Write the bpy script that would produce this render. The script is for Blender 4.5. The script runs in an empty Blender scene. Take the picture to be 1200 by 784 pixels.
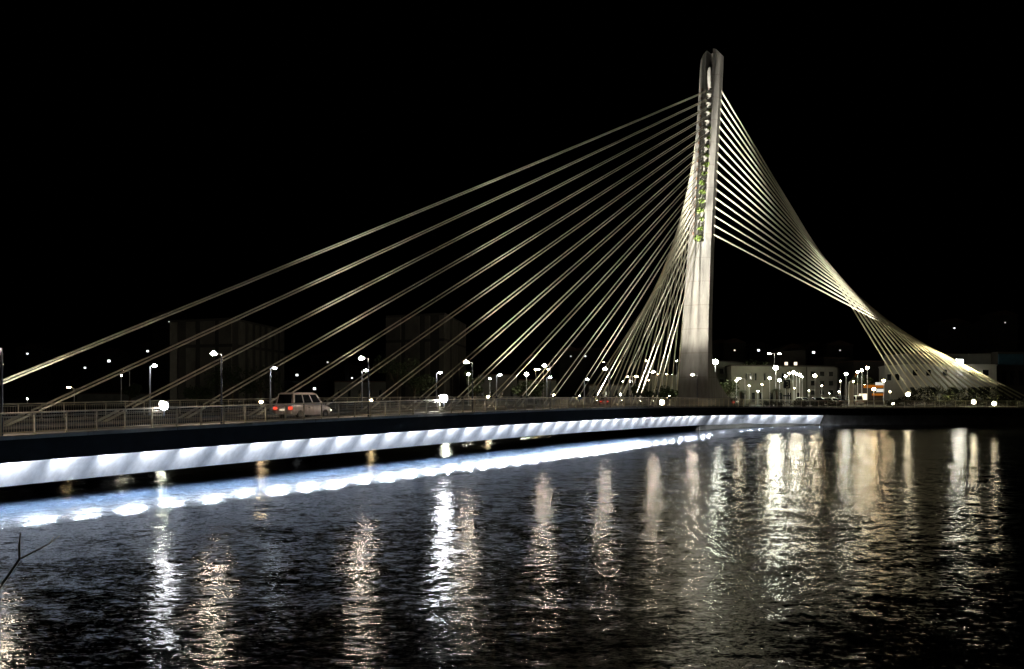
import bpy, bmesh, math, random
from mathutils import Vector, Matrix, noise as mnoise

# ------------------------------------------------------------------ scene, camera, world, exposure
sc = bpy.context.scene
C = sc.collection
random.seed(7)
H = 5.8                                    # the lens stands 5.8 m above the water (z = 0)
F, HX, HY = 1200.0, 600.0, 457.0           # focal length and horizon, in pixels of the 1200 x 784 photograph

cd = bpy.data.cameras.new('camera'); cam = bpy.data.objects.new('camera', cd); C.objects.link(cam)
cam.location = (0, 0, H); cam.rotation_euler = (math.radians(90), 0, 0)
cd.sensor_width = 36; cd.lens = 36; cd.shift_y = 65 / 1200.0
cd.clip_start = 0.1; cd.clip_end = 6000
sc.camera = cam

w = bpy.data.worlds.new('World'); sc.world = w; w.use_nodes = True
nt = w.node_tree; bg = nt.nodes['Background']
sky = nt.nodes.new('ShaderNodeTexSky'); sky.sky_type = 'NISHITA'; sky.sun_disc = False
sky.sun_elevation = math.radians(-6); sky.sun_rotation = math.radians(200)
nt.links.new(sky.outputs[0], bg.inputs[0]); bg.inputs[1].default_value = 0.0004
sc.view_settings.view_transform = 'Standard'; sc.view_settings.look = 'None'
sc.view_settings.exposure = 0.0; sc.view_settings.gamma = 1.0; sc.view_settings.use_curve_mapping = False
sc.cycles.use_denoising = True
try:
    sc.cycles.denoiser = 'OPENIMAGEDENOISE'; sc.cycles.denoising_input_passes = 'RGB_ALBEDO_NORMAL'
except Exception:
    pass
sc.cycles.max_bounces = 6; sc.cycles.diffuse_bounces = 2; sc.cycles.glossy_bounces = 4
sc.cycles.sample_clamp_indirect = 4.0; sc.cycles.caustics_reflective = False; sc.cycles.caustics_refractive = False

# ------------------------------------------------------------------ helpers
def PX(x, y, Y):                            # point at distance Y that stands where the photograph shows pixel x, y
    return Vector(((x - HX) / F * Y, Y, H + (HY - y) / F * Y))
D2 = Vector((668.0, 1200.0)).normalized()   # direction of the bridge in plan
N2 = Vector((-D2.y, D2.x))                  # from the near edge across the deck
R0 = Vector((-23.4, 50.4))
WID, AX = 19.6, 9.8
def zd(t):                                  # deck edge level along the bridge, gently cambered
    return H - 2.05 - 0.4 * ((min(t, 138) - 50) / 55.0) ** 2
def BR(t, wv, z=None):
    p = R0 + D2 * t + N2 * wv
    return Vector((p.x, p.y, zd(t) if z is None else z))
def lerp(a, b, f): return a + (b - a) * f
def interp(tab, x):
    if x <= tab[0][0]: return tab[0][1:]
    for a, b in zip(tab, tab[1:]):
        if x <= b[0]:
            f = (x - a[0]) / (b[0] - a[0])
            return tuple(lerp(p, q, f) for p, q in zip(a[1:], b[1:]))
    return tab[-1][1:]
ORD = ('first second third fourth fifth sixth seventh eighth ninth tenth eleventh twelfth thirteenth fourteenth '
       'fifteenth sixteenth seventeenth').split()

class MB:
    def __init__(s): s.v = []; s.f = []
    def add(s, vs, fs):
        o = len(s.v); s.v += [tuple(p) for p in vs]; s.f += [tuple(i + o for i in f) for f in fs]; return s
    def box(s, c, size, rot=None):
        x, y, z = (q / 2 for q in size)
        vs = [Vector((a * x, b * y, d * z)) for d in (-1, 1) for a, b in ((-1, -1), (1, -1), (1, 1), (-1, 1))]
        if rot is not None: vs = [rot @ p for p in vs]
        c = Vector(c)
        return s.add([p + c for p in vs], [(3, 2, 1, 0), (4, 5, 6, 7), (0, 1, 5, 4), (1, 2, 6, 5), (2, 3, 7, 6), (3, 0, 4, 7)])
    def tube(s, pts, r, n=8, cap=True):
        pts = [Vector(p) for p in pts]
        rs = r if isinstance(r, (list, tuple)) else [r] * len(pts)
        vs = []; up = None
        for i, p in enumerate(pts):
            t = (pts[min(i + 1, len(pts) - 1)] - pts[max(i - 1, 0)]).normalized()
            if up is None:
                up = Vector((0, 0, 1)) if abs(t.z) < 0.9 else Vector((1, 0, 0))
            a = t.cross(up).normalized(); b = a.cross(t).normalized(); up = b
            vs += [p + (a * math.cos(2 * math.pi * k / n) + b * math.sin(2 * math.pi * k / n)) * rs[i] for k in range(n)]
        fs = [(i * n + k, i * n + (k + 1) % n, (i + 1) * n + (k + 1) % n, (i + 1) * n + k) for i in range(len(pts) - 1) for k in range(n)]
        if cap: fs += [tuple(range(n - 1, -1, -1)), tuple((len(pts) - 1) * n + k for k in range(n))]
        return s.add(vs, fs)
    def ball(s, c, r, n=10, m=6, sq=(1, 1, 1)):
        c = Vector(c); vs = []
        for j in range(m + 1):
            a = math.pi * j / m
            for k in range(n):
                b = 2 * math.pi * k / n
                vs.append(c + Vector((r * sq[0] * math.sin(a) * math.cos(b), r * sq[1] * math.sin(a) * math.sin(b), r * sq[2] * math.cos(a))))
        return s.add(vs, [(j * n + k, (j + 1) * n + k, (j + 1) * n + (k + 1) % n, j * n + (k + 1) % n) for j in range(m) for k in range(n)])
    def loft(s, rings, closed=True, caps=True):
        n = len(rings[0]); vs = [p for r in rings for p in r]
        m = n if closed else n - 1
        fs = [(i * n + k, i * n + (k + 1) % n, (i + 1) * n + (k + 1) % n, (i + 1) * n + k) for i in range(len(rings) - 1) for k in range(m)]
        if caps and closed: fs += [tuple(range(n - 1, -1, -1)), tuple((len(rings) - 1) * n + k for k in range(n))]
        return s.add(vs, fs)
    def prism(s, poly, z0, z1):
        return s.loft([[Vector((x, y, z0)) for x, y in poly], [Vector((x, y, z1)) for x, y in poly]])
    def leaves(s, c, r, n, size, rnd, sq=(1, 1, 1), hollow=0.3):
        c = Vector(c)
        for _ in range(n):
            while True:
                p = Vector((rnd.uniform(-1, 1), rnd.uniform(-1, 1), rnd.uniform(-1, 1)))
                if hollow < p.length < 1: break
            p = Vector((p.x * r * sq[0], p.y * r * sq[1], p.z * r * sq[2])) + c
            a = Vector((rnd.gauss(0, 1), rnd.gauss(0, 1), rnd.gauss(0, 1))).normalized()
            b = a.orthogonal().normalized(); b.rotate(Matrix.Rotation(rnd.uniform(0, 6.28), 3, a))
            d = a.cross(b); q = size * rnd.uniform(.6, 1.3)
            s.add([p - b * q, p + d * q * .45, p + b * q, p - d * q * .45], [(0, 1, 2, 3)])
        return s
    def build(s, name, mat, parent=None, smooth=False, loc=None):
        me = bpy.data.meshes.new(name)
        vs = s.v if loc is None else [tuple(Vector(p) - Vector(loc)) for p in s.v]
        me.from_pydata(vs, [], s.f); me.validate()
        bm = bmesh.new(); bm.from_mesh(me); bmesh.ops.recalc_face_normals(bm, faces=bm.faces); bm.to_mesh(me); bm.free()
        if smooth:
            for p in me.polygons: p.use_smooth = True
            try: me.set_sharp_from_angle(angle=math.radians(40))
            except Exception: pass
        me.materials.append(mat)
        o = bpy.data.objects.new(name, me); C.objects.link(o)
        if loc is not None: o.location = loc
        if parent is not None:
            o.parent = parent
        return o

def tag(o, label=None, cat=None, group=None, kind=None):
    if label: o['label'] = label
    if cat: o['category'] = cat
    if group: o['group'] = group
    if kind: o['kind'] = kind
    return o
def thing(name, label, cat, loc=(0, 0, 0), rotz=0.0, group=None):
    o = bpy.data.objects.new(name, None); C.objects.link(o); o.empty_display_size = .3
    o.location = loc; o.rotation_euler = (0, 0, rotz)
    return tag(o, label, cat, group)
def children(o): return [c for c in bpy.data.objects if c.parent == o]
def copy_tree(o, parent=None):
    c = o.copy(); C.objects.link(c)
    if parent is not None: c.parent = parent
    for ch in KIDS.get(o.name, children(o)): copy_tree(ch, c)
    return c
KIDS = {}
def spot(name, loc, target, power, angle, color, radius=.2, blend=.8, parent=None):
    l = bpy.data.lights.new(name, 'SPOT'); l.energy = power; l.spot_size = math.radians(angle); l.spot_blend = blend
    l.color = color; l.shadow_soft_size = radius
    o = bpy.data.objects.new(name, l); C.objects.link(o)
    o.location = loc
    o.rotation_euler = (Vector(target) - Vector(loc)).to_track_quat('-Z', 'Y').to_euler()
    if parent is not None: o.parent = parent
    return o

# ------------------------------------------------------------------ materials
def mat(name, col, rough=.6, var=.25, scale=3.0, metal=0.0, bump=0.0, spec=.5, col2=None, stretch=None):
    m = bpy.data.materials.new(name); m.use_nodes = True
    n = m.node_tree; b = n.nodes['Principled BSDF']
    b.inputs['Roughness'].default_value = rough; b.inputs['Metallic'].default_value = metal
    b.inputs['Specular IOR Level'].default_value = spec
    tc = n.nodes.new('ShaderNodeTexCoord'); mp = n.nodes.new('ShaderNodeMapping')
    n.links.new(tc.outputs['Object'], mp.inputs[0])
    if stretch: mp.inputs['Scale'].default_value = stretch
    no = n.nodes.new('ShaderNodeTexNoise'); no.inputs['Scale'].default_value = scale; no.inputs['Detail'].default_value = 6
    no.inputs['Roughness'].default_value = .65
    n.links.new(mp.outputs[0], no.inputs['Vector'])
    rp = n.nodes.new('ShaderNodeValToRGB')
    a = tuple(c * (1 - var) for c in col); e = col2 if col2 else tuple(min(1, c * (1 + var)) for c in col)
    rp.color_ramp.elements[0].position = .3; rp.color_ramp.elements[1].position = .7
    rp.color_ramp.elements[0].color = (*a, 1); rp.color_ramp.elements[1].color = (*e, 1)
    n.links.new(no.outputs['Fac'], rp.inputs[0]); n.links.new(rp.outputs[0], b.inputs['Base Color'])
    if bump:
        bu = n.nodes.new('ShaderNodeBump'); bu.inputs['Strength'].default_value = bump; bu.inputs['Distance'].default_value = .03
        n.links.new(no.outputs['Fac'], bu.inputs['Height']); n.links.new(bu.outputs[0], b.inputs['Normal'])
    return m
def emit(name, col, strength):
    m = bpy.data.materials.new(name); m.use_nodes = True
    n = m.node_tree; n.nodes.remove(n.nodes['Principled BSDF'])
    e = n.nodes.new('ShaderNodeEmission'); e.inputs[0].default_value = (*col, 1); e.inputs[1].default_value = strength
    n.links.new(e.outputs[0], n.nodes['Material Output'].inputs[0]); return m

M = dict(
    concrete=mat('pylon_concrete', (.36, .35, .325), .75, .3, .5, bump=.3, stretch=(2.2, 2.2, .35)),
    deckconc=mat('deck_concrete', (.30, .29, .27), .8, .3, .9, bump=.3),
    dark_fascia=mat('dark_fascia', (.014, .014, .013), .9, .3, 1.0, spec=.04),
    white_web=mat('white_web', (.70, .71, .74), .6, .3, .9, bump=.15, stretch=(1, 1, .4)),
    asphalt=mat('asphalt', (.05, .05, .052), .85, .3, 6, bump=.2),
    paint=mat('road_paint', (.75, .75, .72), .6, .1, 6),
    paving=mat('paving', (.28, .26, .23), .8, .25, 5),
    kerb=mat('kerb_stone', (.30, .26, .20), .8, .35, 1.2, stretch=(.6, .6, .6)),
    rail=mat('rail_metal', (.74, .67, .50), .42, .2, 4, metal=.15),
    cable=mat('cable_sheath', (.72, .69, .55), .45, .08, 2),
    steel=mat('grey_steel', (.30, .30, .30), .45, .2, 5, metal=.6),
    black=mat('black_rubber', (.02, .02, .02), .6, .2, 8),
    pole=mat('lamp_pole', (.55, .56, .58), .4, .12, 5, metal=.3),
    dkpole=mat('dark_pole', (.10, .11, .13), .4, .2, 5, metal=.4),
    leaf=mat('leaf_green', (.045, .06, .022), .7, .45, 1.5),
    brightleaf=mat('tuft_green', (.24, .36, .07), .6, .5, 2.5),
    bark=mat('bark', (.10, .075, .05), .85, .35, 5, bump=.5),
    twig=mat('twig_bark', (.60, .44, .29), .8, .3, 30),
    land=mat('land', (.09, .085, .07), .9, .4, .2),
    grass=mat('verge', (.06, .085, .03), .9, .4, .6),
    quay=mat('quay_stone', (.10, .095, .085), .85, .4, .8, bump=.4),
    hill=mat('hillside', (.035, .045, .02), .95, .4, .04),
    bwhite=mat('white_render', (.42, .42, .39), .8, .12, .4),
    bgrey=mat('grey_render', (.20, .20, .19), .8, .2, .4),
    bgreen=mat('pale_render', (.20, .205, .165), .8, .18, .4),
    bdark=mat('dark_render', (.05, .045, .04), .85, .25, .4),
    panel=mat('stone_panel', (.13, .12, .105), .8, .25, .5),
    roof=mat('roof_tile', (.10, .06, .045), .85, .3, 1),
    glass=mat('dark_glass', (.015, .018, .022), .1, .2, 3, spec=.8),
    bluepanel=mat('blue_cladding', (.03, .09, .14), .6, .3, .8),
    silver=mat('silver_paint', (.70, .62, .58), .3, .06, 4, metal=.05),
    whitepaint=mat('white_paint', (.72, .72, .70), .3, .05, 4),
    redpaint=mat('red_paint', (.50, .02, .015), .3, .1, 4),
    darkpaint=mat('dark_paint', (.05, .055, .07), .25, .1, 4),
    chrome=mat('chrome', (.6, .6, .6), .15, .05, 4, metal=1),
    rust=mat('rust_plate', (.24, .13, .08), .8, .3, 6),
    orange=mat('orange_board', (.70, .22, .03), .5, .12, 3),
    e_deck=emit('deck_lamp_light', (1.0, .82, .64), 430),
    e_white=emit('white_lamp_light', (.93, .97, 1.0), 60),
    e_flood2=emit('floodlight_lens', (.96, .97, 1.0), 75),
    e_flood=emit('floodlight_lens', (.96, .97, 1.0), 170),
    e_warmflood=emit('warm_flood_lens', (1.0, .85, .55), 60),
    e_led=emit('led_tube', (.80, .88, 1.0), 11500),
    e_leddim=emit('led_tube_dim', (.72, .82, 1.0), 900),
    hedgeleaf=mat('hedge_leaf', (.016, .021, .009), .8, .4, 1.5, spec=.1),
    e_bank=emit('bank_lamp_light', (1.0, .96, .76), 150),
    e_bankhi=emit('bank_flood_light', (.98, 1.0, .78), 210),
    e_bankw=emit('bank_lamp_light', (1.0, .86, .58), 130),
    e_warm=emit('warm_lamp_light', (1.0, .74, .40), 80),
    e_win=emit('lit_window', (1.0, .86, .62), 1.6),
    e_winw=emit('lit_white_window', (.92, .96, 1.0), 3.0),
    e_orange=emit('orange_light', (1.0, .30, .03), .32),
    e_sign=emit('sign_light', (.95, .95, .85), .8),
    e_tail=emit('tail_light', (1.0, .07, .03), 1.7),
    e_head=emit('head_light', (1.0, .93, .8), 25),
    e_plate=emit('plate_glow', (1.0, .85, .6), 1.0),  # glow given to the plate itself in place of light falling on it
    e_yellow=emit('yellow_light', (1.0, .7, .1), 6),
)
def pour_lines(m, pitch):
    n = m.node_tree; b = n.nodes['Principled BSDF']; L = n.links.new
    src = b.inputs['Base Color'].links[0].from_socket
    g = n.nodes.new('ShaderNodeNewGeometry'); sx = n.nodes.new('ShaderNodeSeparateXYZ'); L(g.outputs['Position'], sx.inputs[0])
    d = n.nodes.new('ShaderNodeMath'); d.operation = 'DIVIDE'; d.inputs[1].default_value = pitch; L(sx.outputs['Z'], d.inputs[0])
    f = n.nodes.new('ShaderNodeMath'); f.operation = 'FRACT'; L(d.outputs[0], f.inputs[0])
    c = n.nodes.new('ShaderNodeMath'); c.operation = 'LESS_THAN'; c.inputs[1].default_value = .035; L(f.outputs[0], c.inputs[0])
    mx = n.nodes.new('ShaderNodeMixRGB'); mx.blend_type = 'MULTIPLY'; mx.inputs[2].default_value = (.82, .8, .77, 1)
    L(c.outputs[0], mx.inputs[0]); L(src, mx.inputs[1]); L(mx.outputs[0], b.inputs['Base Color'])
pour_lines(M['concrete'], 3.9)
def water_material():
    m = bpy.data.materials.new('water'); m.use_nodes = True
    n = m.node_tree; b = n.nodes['Principled BSDF']; L = n.links.new
    b.inputs['Base Color'].default_value = (.004, .006, .009, 1)
    b.inputs['Roughness'].default_value = .125; b.inputs['IOR'].default_value = 1.33
    g = n.nodes.new('ShaderNodeNewGeometry')
    acc = None
    for sx, sy, scale, amp, det in ((.9, 1.2, .2, .06, 1), (1.0, 1.1, .9, .13, 2), (.85, 1.3, 2.6, .19, 3), (.75, 1.4, 7, .25, 3), (.8, 1.2, 18, .18, 2)):
        mp = n.nodes.new('ShaderNodeMapping'); mp.inputs['Scale'].default_value = (sx, sy, 1)
        mp.inputs['Rotation'].default_value = (.42, .31, math.radians(-9 + 5 * scale)); mp.inputs['Location'].default_value = (scale, 3.7, .37 + scale); L(g.outputs['Position'], mp.inputs[0])
        t = n.nodes.new('ShaderNodeTexNoise'); t.inputs['Scale'].default_value = scale; t.inputs['Detail'].default_value = det
        t.inputs['Roughness'].default_value = .55
        L(mp.outputs[0], t.inputs['Vector'])
        s_ = n.nodes.new('ShaderNodeVectorMath'); s_.operation = 'SUBTRACT'; s_.inputs[1].default_value = (.5, .5, .5); L(t.outputs['Color'], s_.inputs[0])
        ab = n.nodes.new('ShaderNodeVectorMath'); ab.operation = 'ABSOLUTE'; L(s_.outputs[0], ab.inputs[0])
        tl = n.nodes.new('ShaderNodeVectorMath'); tl.operation = 'MULTIPLY_ADD'; tl.inputs[1].default_value = (3, 3, 3); tl.inputs[2].default_value = (.85, .85, .85); L(ab.outputs[0], tl.inputs[0])
        sm = n.nodes.new('ShaderNodeVectorMath'); sm.operation = 'MULTIPLY'; L(s_.outputs[0], sm.inputs[0]); L(tl.outputs[0], sm.inputs[1])
        k = n.nodes.new('ShaderNodeVectorMath'); k.operation = 'MULTIPLY'; k.inputs[1].default_value = (amp * .95, amp, 0); L(sm.outputs[0], k.inputs[0])
        if acc is None: acc = k
        else:
            ad = n.nodes.new('ShaderNodeVectorMath'); ad.operation = 'ADD'; L(acc.outputs[0], ad.inputs[0]); L(k.outputs[0], ad.inputs[1]); acc = ad
    ad = n.nodes.new('ShaderNodeVectorMath'); ad.operation = 'ADD'; ad.inputs[1].default_value = (0, 0, 1); L(acc.outputs[0], ad.inputs[0])
    nm = n.nodes.new('ShaderNodeVectorMath'); nm.operation = 'NORMALIZE'; L(ad.outputs[0], nm.inputs[0])
    L(nm.outputs[0], b.inputs['Normal'])
    return m
M['water'] = water_material()

# ------------------------------------------------------------------ setting: water, banks, hills
wat = MB().add([(-1500, -60, 0), (1500, -60, 0), (1500, 1500, 0), (-1500, 1500, 0)], [(0, 1, 2, 3)]).build('water', M['water'])
tag(wat, 'dark rippled river water under the bridge', 'water', kind='structure')

LAND = H - 2.95
p0 = BR(109, 0); pf = BR(109, WID)
EDGE = [(p0.x, p0.y), (35.2, 153.6), (41.5, 159.4), (50, 164.2), (60, 167.6), (74, 170), (95, 172), (150, 176), (420, 190)]
LEFT = [(pf.x, pf.y), (6, 160), (-10, 166), (-40, 170), (-100, 174), (-420, 186)]
def norm_at(pts, i):
    a = Vector(pts[max(i - 1, 0)]); b = Vector(pts[min(i + 1, len(pts) - 1)]); t = (b - a).normalized(); return Vector((-t.y, t.x))
INSET = [tuple(Vector(p) + norm_at(EDGE, i) * 3.2) for i, p in enumerate(EDGE)]
poly = INSET + [(420, 420), (-420, 420)] + LEFT[::-1]
land = MB().prism([(x, y) for x, y in poly], -8, LAND).build('ground', M['land'])
tag(land, 'dark ground of the far river bank', 'ground', kind='structure')
def hill_z(x, y):
    f = max(0, min(1, (y - 235) / 330.0)); f = f * f * (3 - 2 * f)
    return LAND + .05 + f * (20 + 9 * mnoise.noise((x * .006, y * .006, 1.3))) + 9 * max(0, (y - 520) / 400.0)
hb = MB(); nx, ny = 60, 24
hv = [(lerp(-900, 900, i / nx), lerp(236, 1050, j / ny)) for j in range(ny + 1) for i in range(nx + 1)]
hb.add([(x, y, hill_z(x, y)) for x, y in hv], [(j * (nx + 1) + i, j * (nx + 1) + i + 1, (j + 1) * (nx + 1) + i + 1, (j + 1) * (nx + 1) + i) for j in range(ny) for i in range(nx)])
tag(hb.build('hills', M['hill'], smooth=True), 'dark wooded hillside behind the town', 'hills', kind='structure')
# quay road on the far bank
rd = MB().add([(40, 183, LAND + .012), (230, 190, LAND + .012), (230, 197, LAND + .012), (40, 190, LAND + .012)], [(0, 1, 2, 3)])
tag(rd.build('road', M['asphalt']), 'asphalt quay road on the far bank', 'road', kind='structure')
gv = MB().add([(46, 171.5, LAND + .01), (74, 173, LAND + .01), (230, 181, LAND + .01), (230, 188, LAND + .01), (42, 180, LAND + .01)], [(0, 1, 2, 3, 4)])
tag(gv.build('verge', M['grass']), 'grass verge behind the quay railing', 'verge', kind='structure')

# ------------------------------------------------------------------ bridge deck
TS = [-46 + 3 * i for i in range(66)]        # t from -46 to 149
deck = thing('bridge_deck', 'curved concrete road bridge deck with white lit side girder over the water', 'bridge', BR(0, AX))
def dk(mb, name, m, parent=deck, smooth=False): return mb.build(name, m, None, smooth) if parent is None else setp(mb.build(name, m, None, smooth), parent)
def setp(o, parent):
    o.parent = parent; o.matrix_parent_inverse = Matrix.Translation(parent.location).inverted() if parent.rotation_euler.z == 0 else parent.matrix_basis.inverted()
    return o
def strip(ts, prof, closed=False):
    return MB().loft([[BR(t, wv) + Vector((0, 0, z)) for wv, z in prof] for t in ts], closed=closed, caps=closed)
TW = [t for t in TS if t <= 110]
# slab with dark edge beams
slab = strip(TS, [(0, .0), (0, -1.09), (.35, -1.09), (.36, -.45), (2.2, -.75), (AX, -.8), (WID - 2.2, -.75), (WID - .36, -.45), (WID - .35, -1.09), (WID, -1.09), (WID, 0), (AX, .02)], True)
dk(slab, 'slab', M['dark_fascia'])
for side in (0, 1):
    q = [(2.0, -.70), (2.2, -1.35), (3.0, -2.55), (3.4, -2.6), (3.4, -.70)]
    if side: q = [(WID - a, b) for a, b in q]
    dk(strip(TW, q, True), 'girder_web', M['white_web'])
dk(strip(TW, [(3.41, -2.4), (WID - 3.41, -2.4), (WID - 3.41, -2.55), (3.41, -2.55)], True), 'soffit', M['deckconc'])
# surfaces on the slab
rs = strip(TS, [(2.6, .06), (17.0, .06)]); tag(rs.build('road', M['asphalt']), 'asphalt carriageway on the bridge deck', 'road', kind='structure')
for a, b in ((.0, 2.45), (17.15, WID)):
    fw = strip(TS, [(a + .3 if a < 1 else a, .17), (b if a < 1 else b - .3, .17)]); tag(fw.build('footpath', M['paving']), 'footway on the %s side of the bridge deck' % ('river-facing near' if a < 1 else 'upstream far'), 'footpath', kind='structure')
    kb = strip(TS, [(b if a < 1 else a - .15, .02), (b if a < 1 else a - .15, .19), (b + .15 if a < 1 else a, .19), (b + .15 if a < 1 else a, .02)], True)
    dk(kb, 'kerb', M['kerb'])
mk = MB()
for t in range(-44, 128, 6):
    for wv in (6.0, 13.6):
        mk.add([BR(t, wv - .06) + Vector((0, 0, .066)), BR(t, wv + .06) + Vector((0, 0, .066)), BR(t + 2.5, wv + .06) + Vector((0, 0, .066)), BR(t + 2.5, wv - .06) + Vector((0, 0, .066))], [(0, 1, 2, 3)])
tag(mk.build('road_marking', M['paint']), 'white dashed lane lines on the bridge carriageway', 'road marking', kind='structure')
med = strip([t for t in TS if t < 122], [(AX - 1.1, .05), (AX - 1.1, .22), (AX + 1.1, .22), (AX + 1.1, .05)], True)
dk(med, 'median_kerb', M['paving'])
# copings under the railings (pale stone edge), cut into lengths
for side, wv in ((0, -.02), (1, WID - .3)):
    cp = MB()
    for t in range(-45, 110, 6):
        cp.loft([[BR(q, wv) + Vector((0, 0, .0)), BR(q, wv + .32), BR(q, wv + .32) + Vector((0, 0, .2)), BR(q, wv) + Vector((0, 0, .2))] for q in (t, t + 3, t + 5.95)])
    dk(cp, 'coping', M['kerb'])
# flared apron that turns along the quay
def norm_at(pts, i):
    a = Vector(pts[max(i - 1, 0)]); b = Vector(pts[min(i + 1, len(pts) - 1)]); t = (b - a).normalized(); return Vector((-t.y, t.x))
def smooth_path(pts, n=6):
    out = []
    P_ = [Vector(p) for p in pts]
    for i in range(len(P_) - 1):
        a = P_[max(i - 1, 0)]; b = P_[i]; c = P_[i + 1]; d = P_[min(i + 2, len(P_) - 1)]
        for k in range(n):
            f = k / n
            out.append(.5 * ((2 * b) + (c - a) * f + (2 * a - 5 * b + 4 * c - d) * f * f + (3 * b - a - 3 * c + d) * f ** 3))
    return out + [P_[-1]]
pre = BR(97, 0); EP = smooth_path([(pre.x, pre.y)] + EDGE[:7], 6)[6:]   # from t = 109
EZ = []
acc_ = 0
for i, p in enumerate(EP):
    if i: acc_ += (p - EP[i - 1]).length
    EZ.append(lerp(zd(109), LAND - .12, min(1, acc_ / 34.0)))
def esweep(prof, i0, i1, closed=True):
    return MB().loft([[Vector((*(EP[i] + norm_at(EP, i) * wv), EZ[i] + z)) for wv, z in prof] for i in range(i0, i1)], closed=closed, caps=closed)
iw = min(range(len(EP)), key=lambda i: abs(EP[i].x - 52))
dk(esweep([(0, .0), (0, -1.09), (.35, -1.09), (.36, -.45), (3.2, -.75), (3.2, .21), (.3, .21), (.3, 0)], 0, len(EP)), 'apron_slab', M['dark_fascia'])
dk(esweep([(2.0, -.70), (2.2, -1.35), (3.0, -2.55), (3.4, -2.6), (3.4, -.70)], 0, iw + 1), 'apron_web', M['white_web'])
dk(esweep([(3.5, -.9), (3.5, -4.5), (4.2, -4.5), (4.2, -.9)], 0, iw + 1), 'foundation_wall', M['quay'])
dk(esweep([(-.02, .002), (.3, .002), (.3, .2), (-.02, .2)], 0, len(EP)), 'coping', M['kerb'])
# led tubes under the near edge beam, each with its own throw of light on the girder
rled = random.Random(3)
def led(p, tang, inn, zc, kind):
    a = p + inn * 1.02; z = zc - .79; rot = Matrix.Rotation(math.atan2(tang.y, tang.x), 3, 'Z')
    hs = MB().box((a.x, a.y, z + .075), (1.7, .22, .05), rot).box((a.x + inn.x * .10, a.y + inn.y * .10, z - .085), (1.7, .02, .27), rot)  # hidden inner skirt added to keep the tube's glare off the girder
    for e_ in (-.84, .84): hs.box((a.x + tang.x * e_, a.y + tang.y * e_, z - .06), (.02, .2, .2), rot)  # end plates added against light leaking round the skirt
    o = dk(hs, 'light_shield', M['steel'])
    setp(MB().box((a.x - inn.x * .01, a.y - inn.y * .01, z), (1.45, .15, .09), rot).build('lens', M['e_led' if kind < 33 else 'e_leddim']), o)
    src = Vector((a.x + inn.x * .2 - tang.x * 1.1, a.y + inn.y * .2 - tang.y * 1.1, z - .05)); b = p + inn * 2.7 + tang * .7
    spot('led_throw', src, (b.x, b.y, zc - 2.1), 520 * rled.uniform(.75, 1.2), 138 + rled.uniform(-8, 8), (.88, .93, 1.0), .06, 1.0, None)
tt = -13.9; k = 0
while tt < 109:
    p = BR(tt, 0); led(Vector((p.x, p.y)), D2, N2, p.z, k); tt += 2.95; k += 1
i = 2
while i < iw:
    tg = (EP[i + 1] - EP[i - 1]).normalized(); led(EP[i], tg, Vector((-tg.y, tg.x)), EZ[i], k); i += 2 if (EP[i + 1] - EP[i]).length > 1.2 else 3
# small ribs between web and edge beam
rb = MB()
tt = -9.5
while tt < 109:
    a, b, c_ = BR(tt, .5), BR(tt, 2.18), BR(tt, 2.0)
    q = [a + Vector((0, 0, -.5)), b + Vector((0, 0, -1.3)), c_ + Vector((0, 0, -.72))]
    off = Vector((D2.x, D2.y, 0)) * .07
    rb.loft([[p - off for p in q], [p + off for p in q]]); tt += 2.95
dk(rb, 'rib', M['white_web'])

# quay wall right and left of the bridge
qw = MB().loft([[Vector((*(p + norm_at(EP, i) * 2.4), z)) for z in (-6, EZ[i] - .76)] for i, p in enumerate(EP) if i >= iw], closed=False)
tag(qw.build('quay_wall', M['quay']), 'dark stone quay wall along the far bank right of the bridge', 'wall')
LP_ = smooth_path(LEFT, 4)
q2 = MB().loft([[Vector((p.x, p.y - .15, z)) for z in (-6, LAND + .15)] for p in LP_], closed=False)
tag(q2.build('quay_wall', M['quay']), 'dark stone quay wall of the far bank behind the bridge deck', 'wall')

# ------------------------------------------------------------------ railings
def railing(name, label, pts, inn, post_idx, group=None, balus=.13, bars=True):
    """pts: list of (Vector base, ...) at post spacing"""
    t = thing(name, label, 'railing', pts[0], 0, group)
    top = MB().tube([p + Vector((0, 0, 1.27)) for p in pts], .045, 8); setp(top.build('handrail', M['rail'], smooth=True), t)
    bot = MB().tube([p + Vector((0, 0, .34)) for p in pts], .022, 6)
    bot.tube([p + Vector((0, 0, 1.12)) for p in pts], .02, 6)
    setp(bot.build('bottom_rail', M['rail']), t)
    if bars:
        bl = MB()
        for a, b in zip(pts, pts[1:]):
            L = (b - a).length; n = max(2, int(L / balus))
            for k in range(1, n):
                p = a.lerp(b, k / n); bl.tube([p + Vector((0, 0, .34)), p + Vector((0, 0, 1.12))], .011, 4, False)
        setp(bl.build('baluster_panel', M['rail']), t)
    for j, p in enumerate(pts):
        d = (pts[min(j + 1, len(pts) - 1)] - pts[max(j - 1, 0)]).normalized(); rot = Matrix.Rotation(math.atan2(d.y, d.x), 3, 'Z')
        m = MB().box(p + Vector((0, 0, .70)), (.055, .10, 1.08), rot).box(p + Vector((0, 0, .205)), (.16, .2, .03), rot)
        setp(m.build('post', M['rail']), t)
    return t
S = 1.817
NP = 60
railing('bridge_railing', 'metal baluster railing along the near edge of the bridge deck', [BR(n * S, .14) for n in range(-12, NP + 1)], N2, None)
railing('bridge_railing', 'metal baluster railing along the far edge of the bridge deck', [BR(n * S, WID - .14) for n in range(-6, NP + 1)], N2, None, balus=.2)
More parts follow.
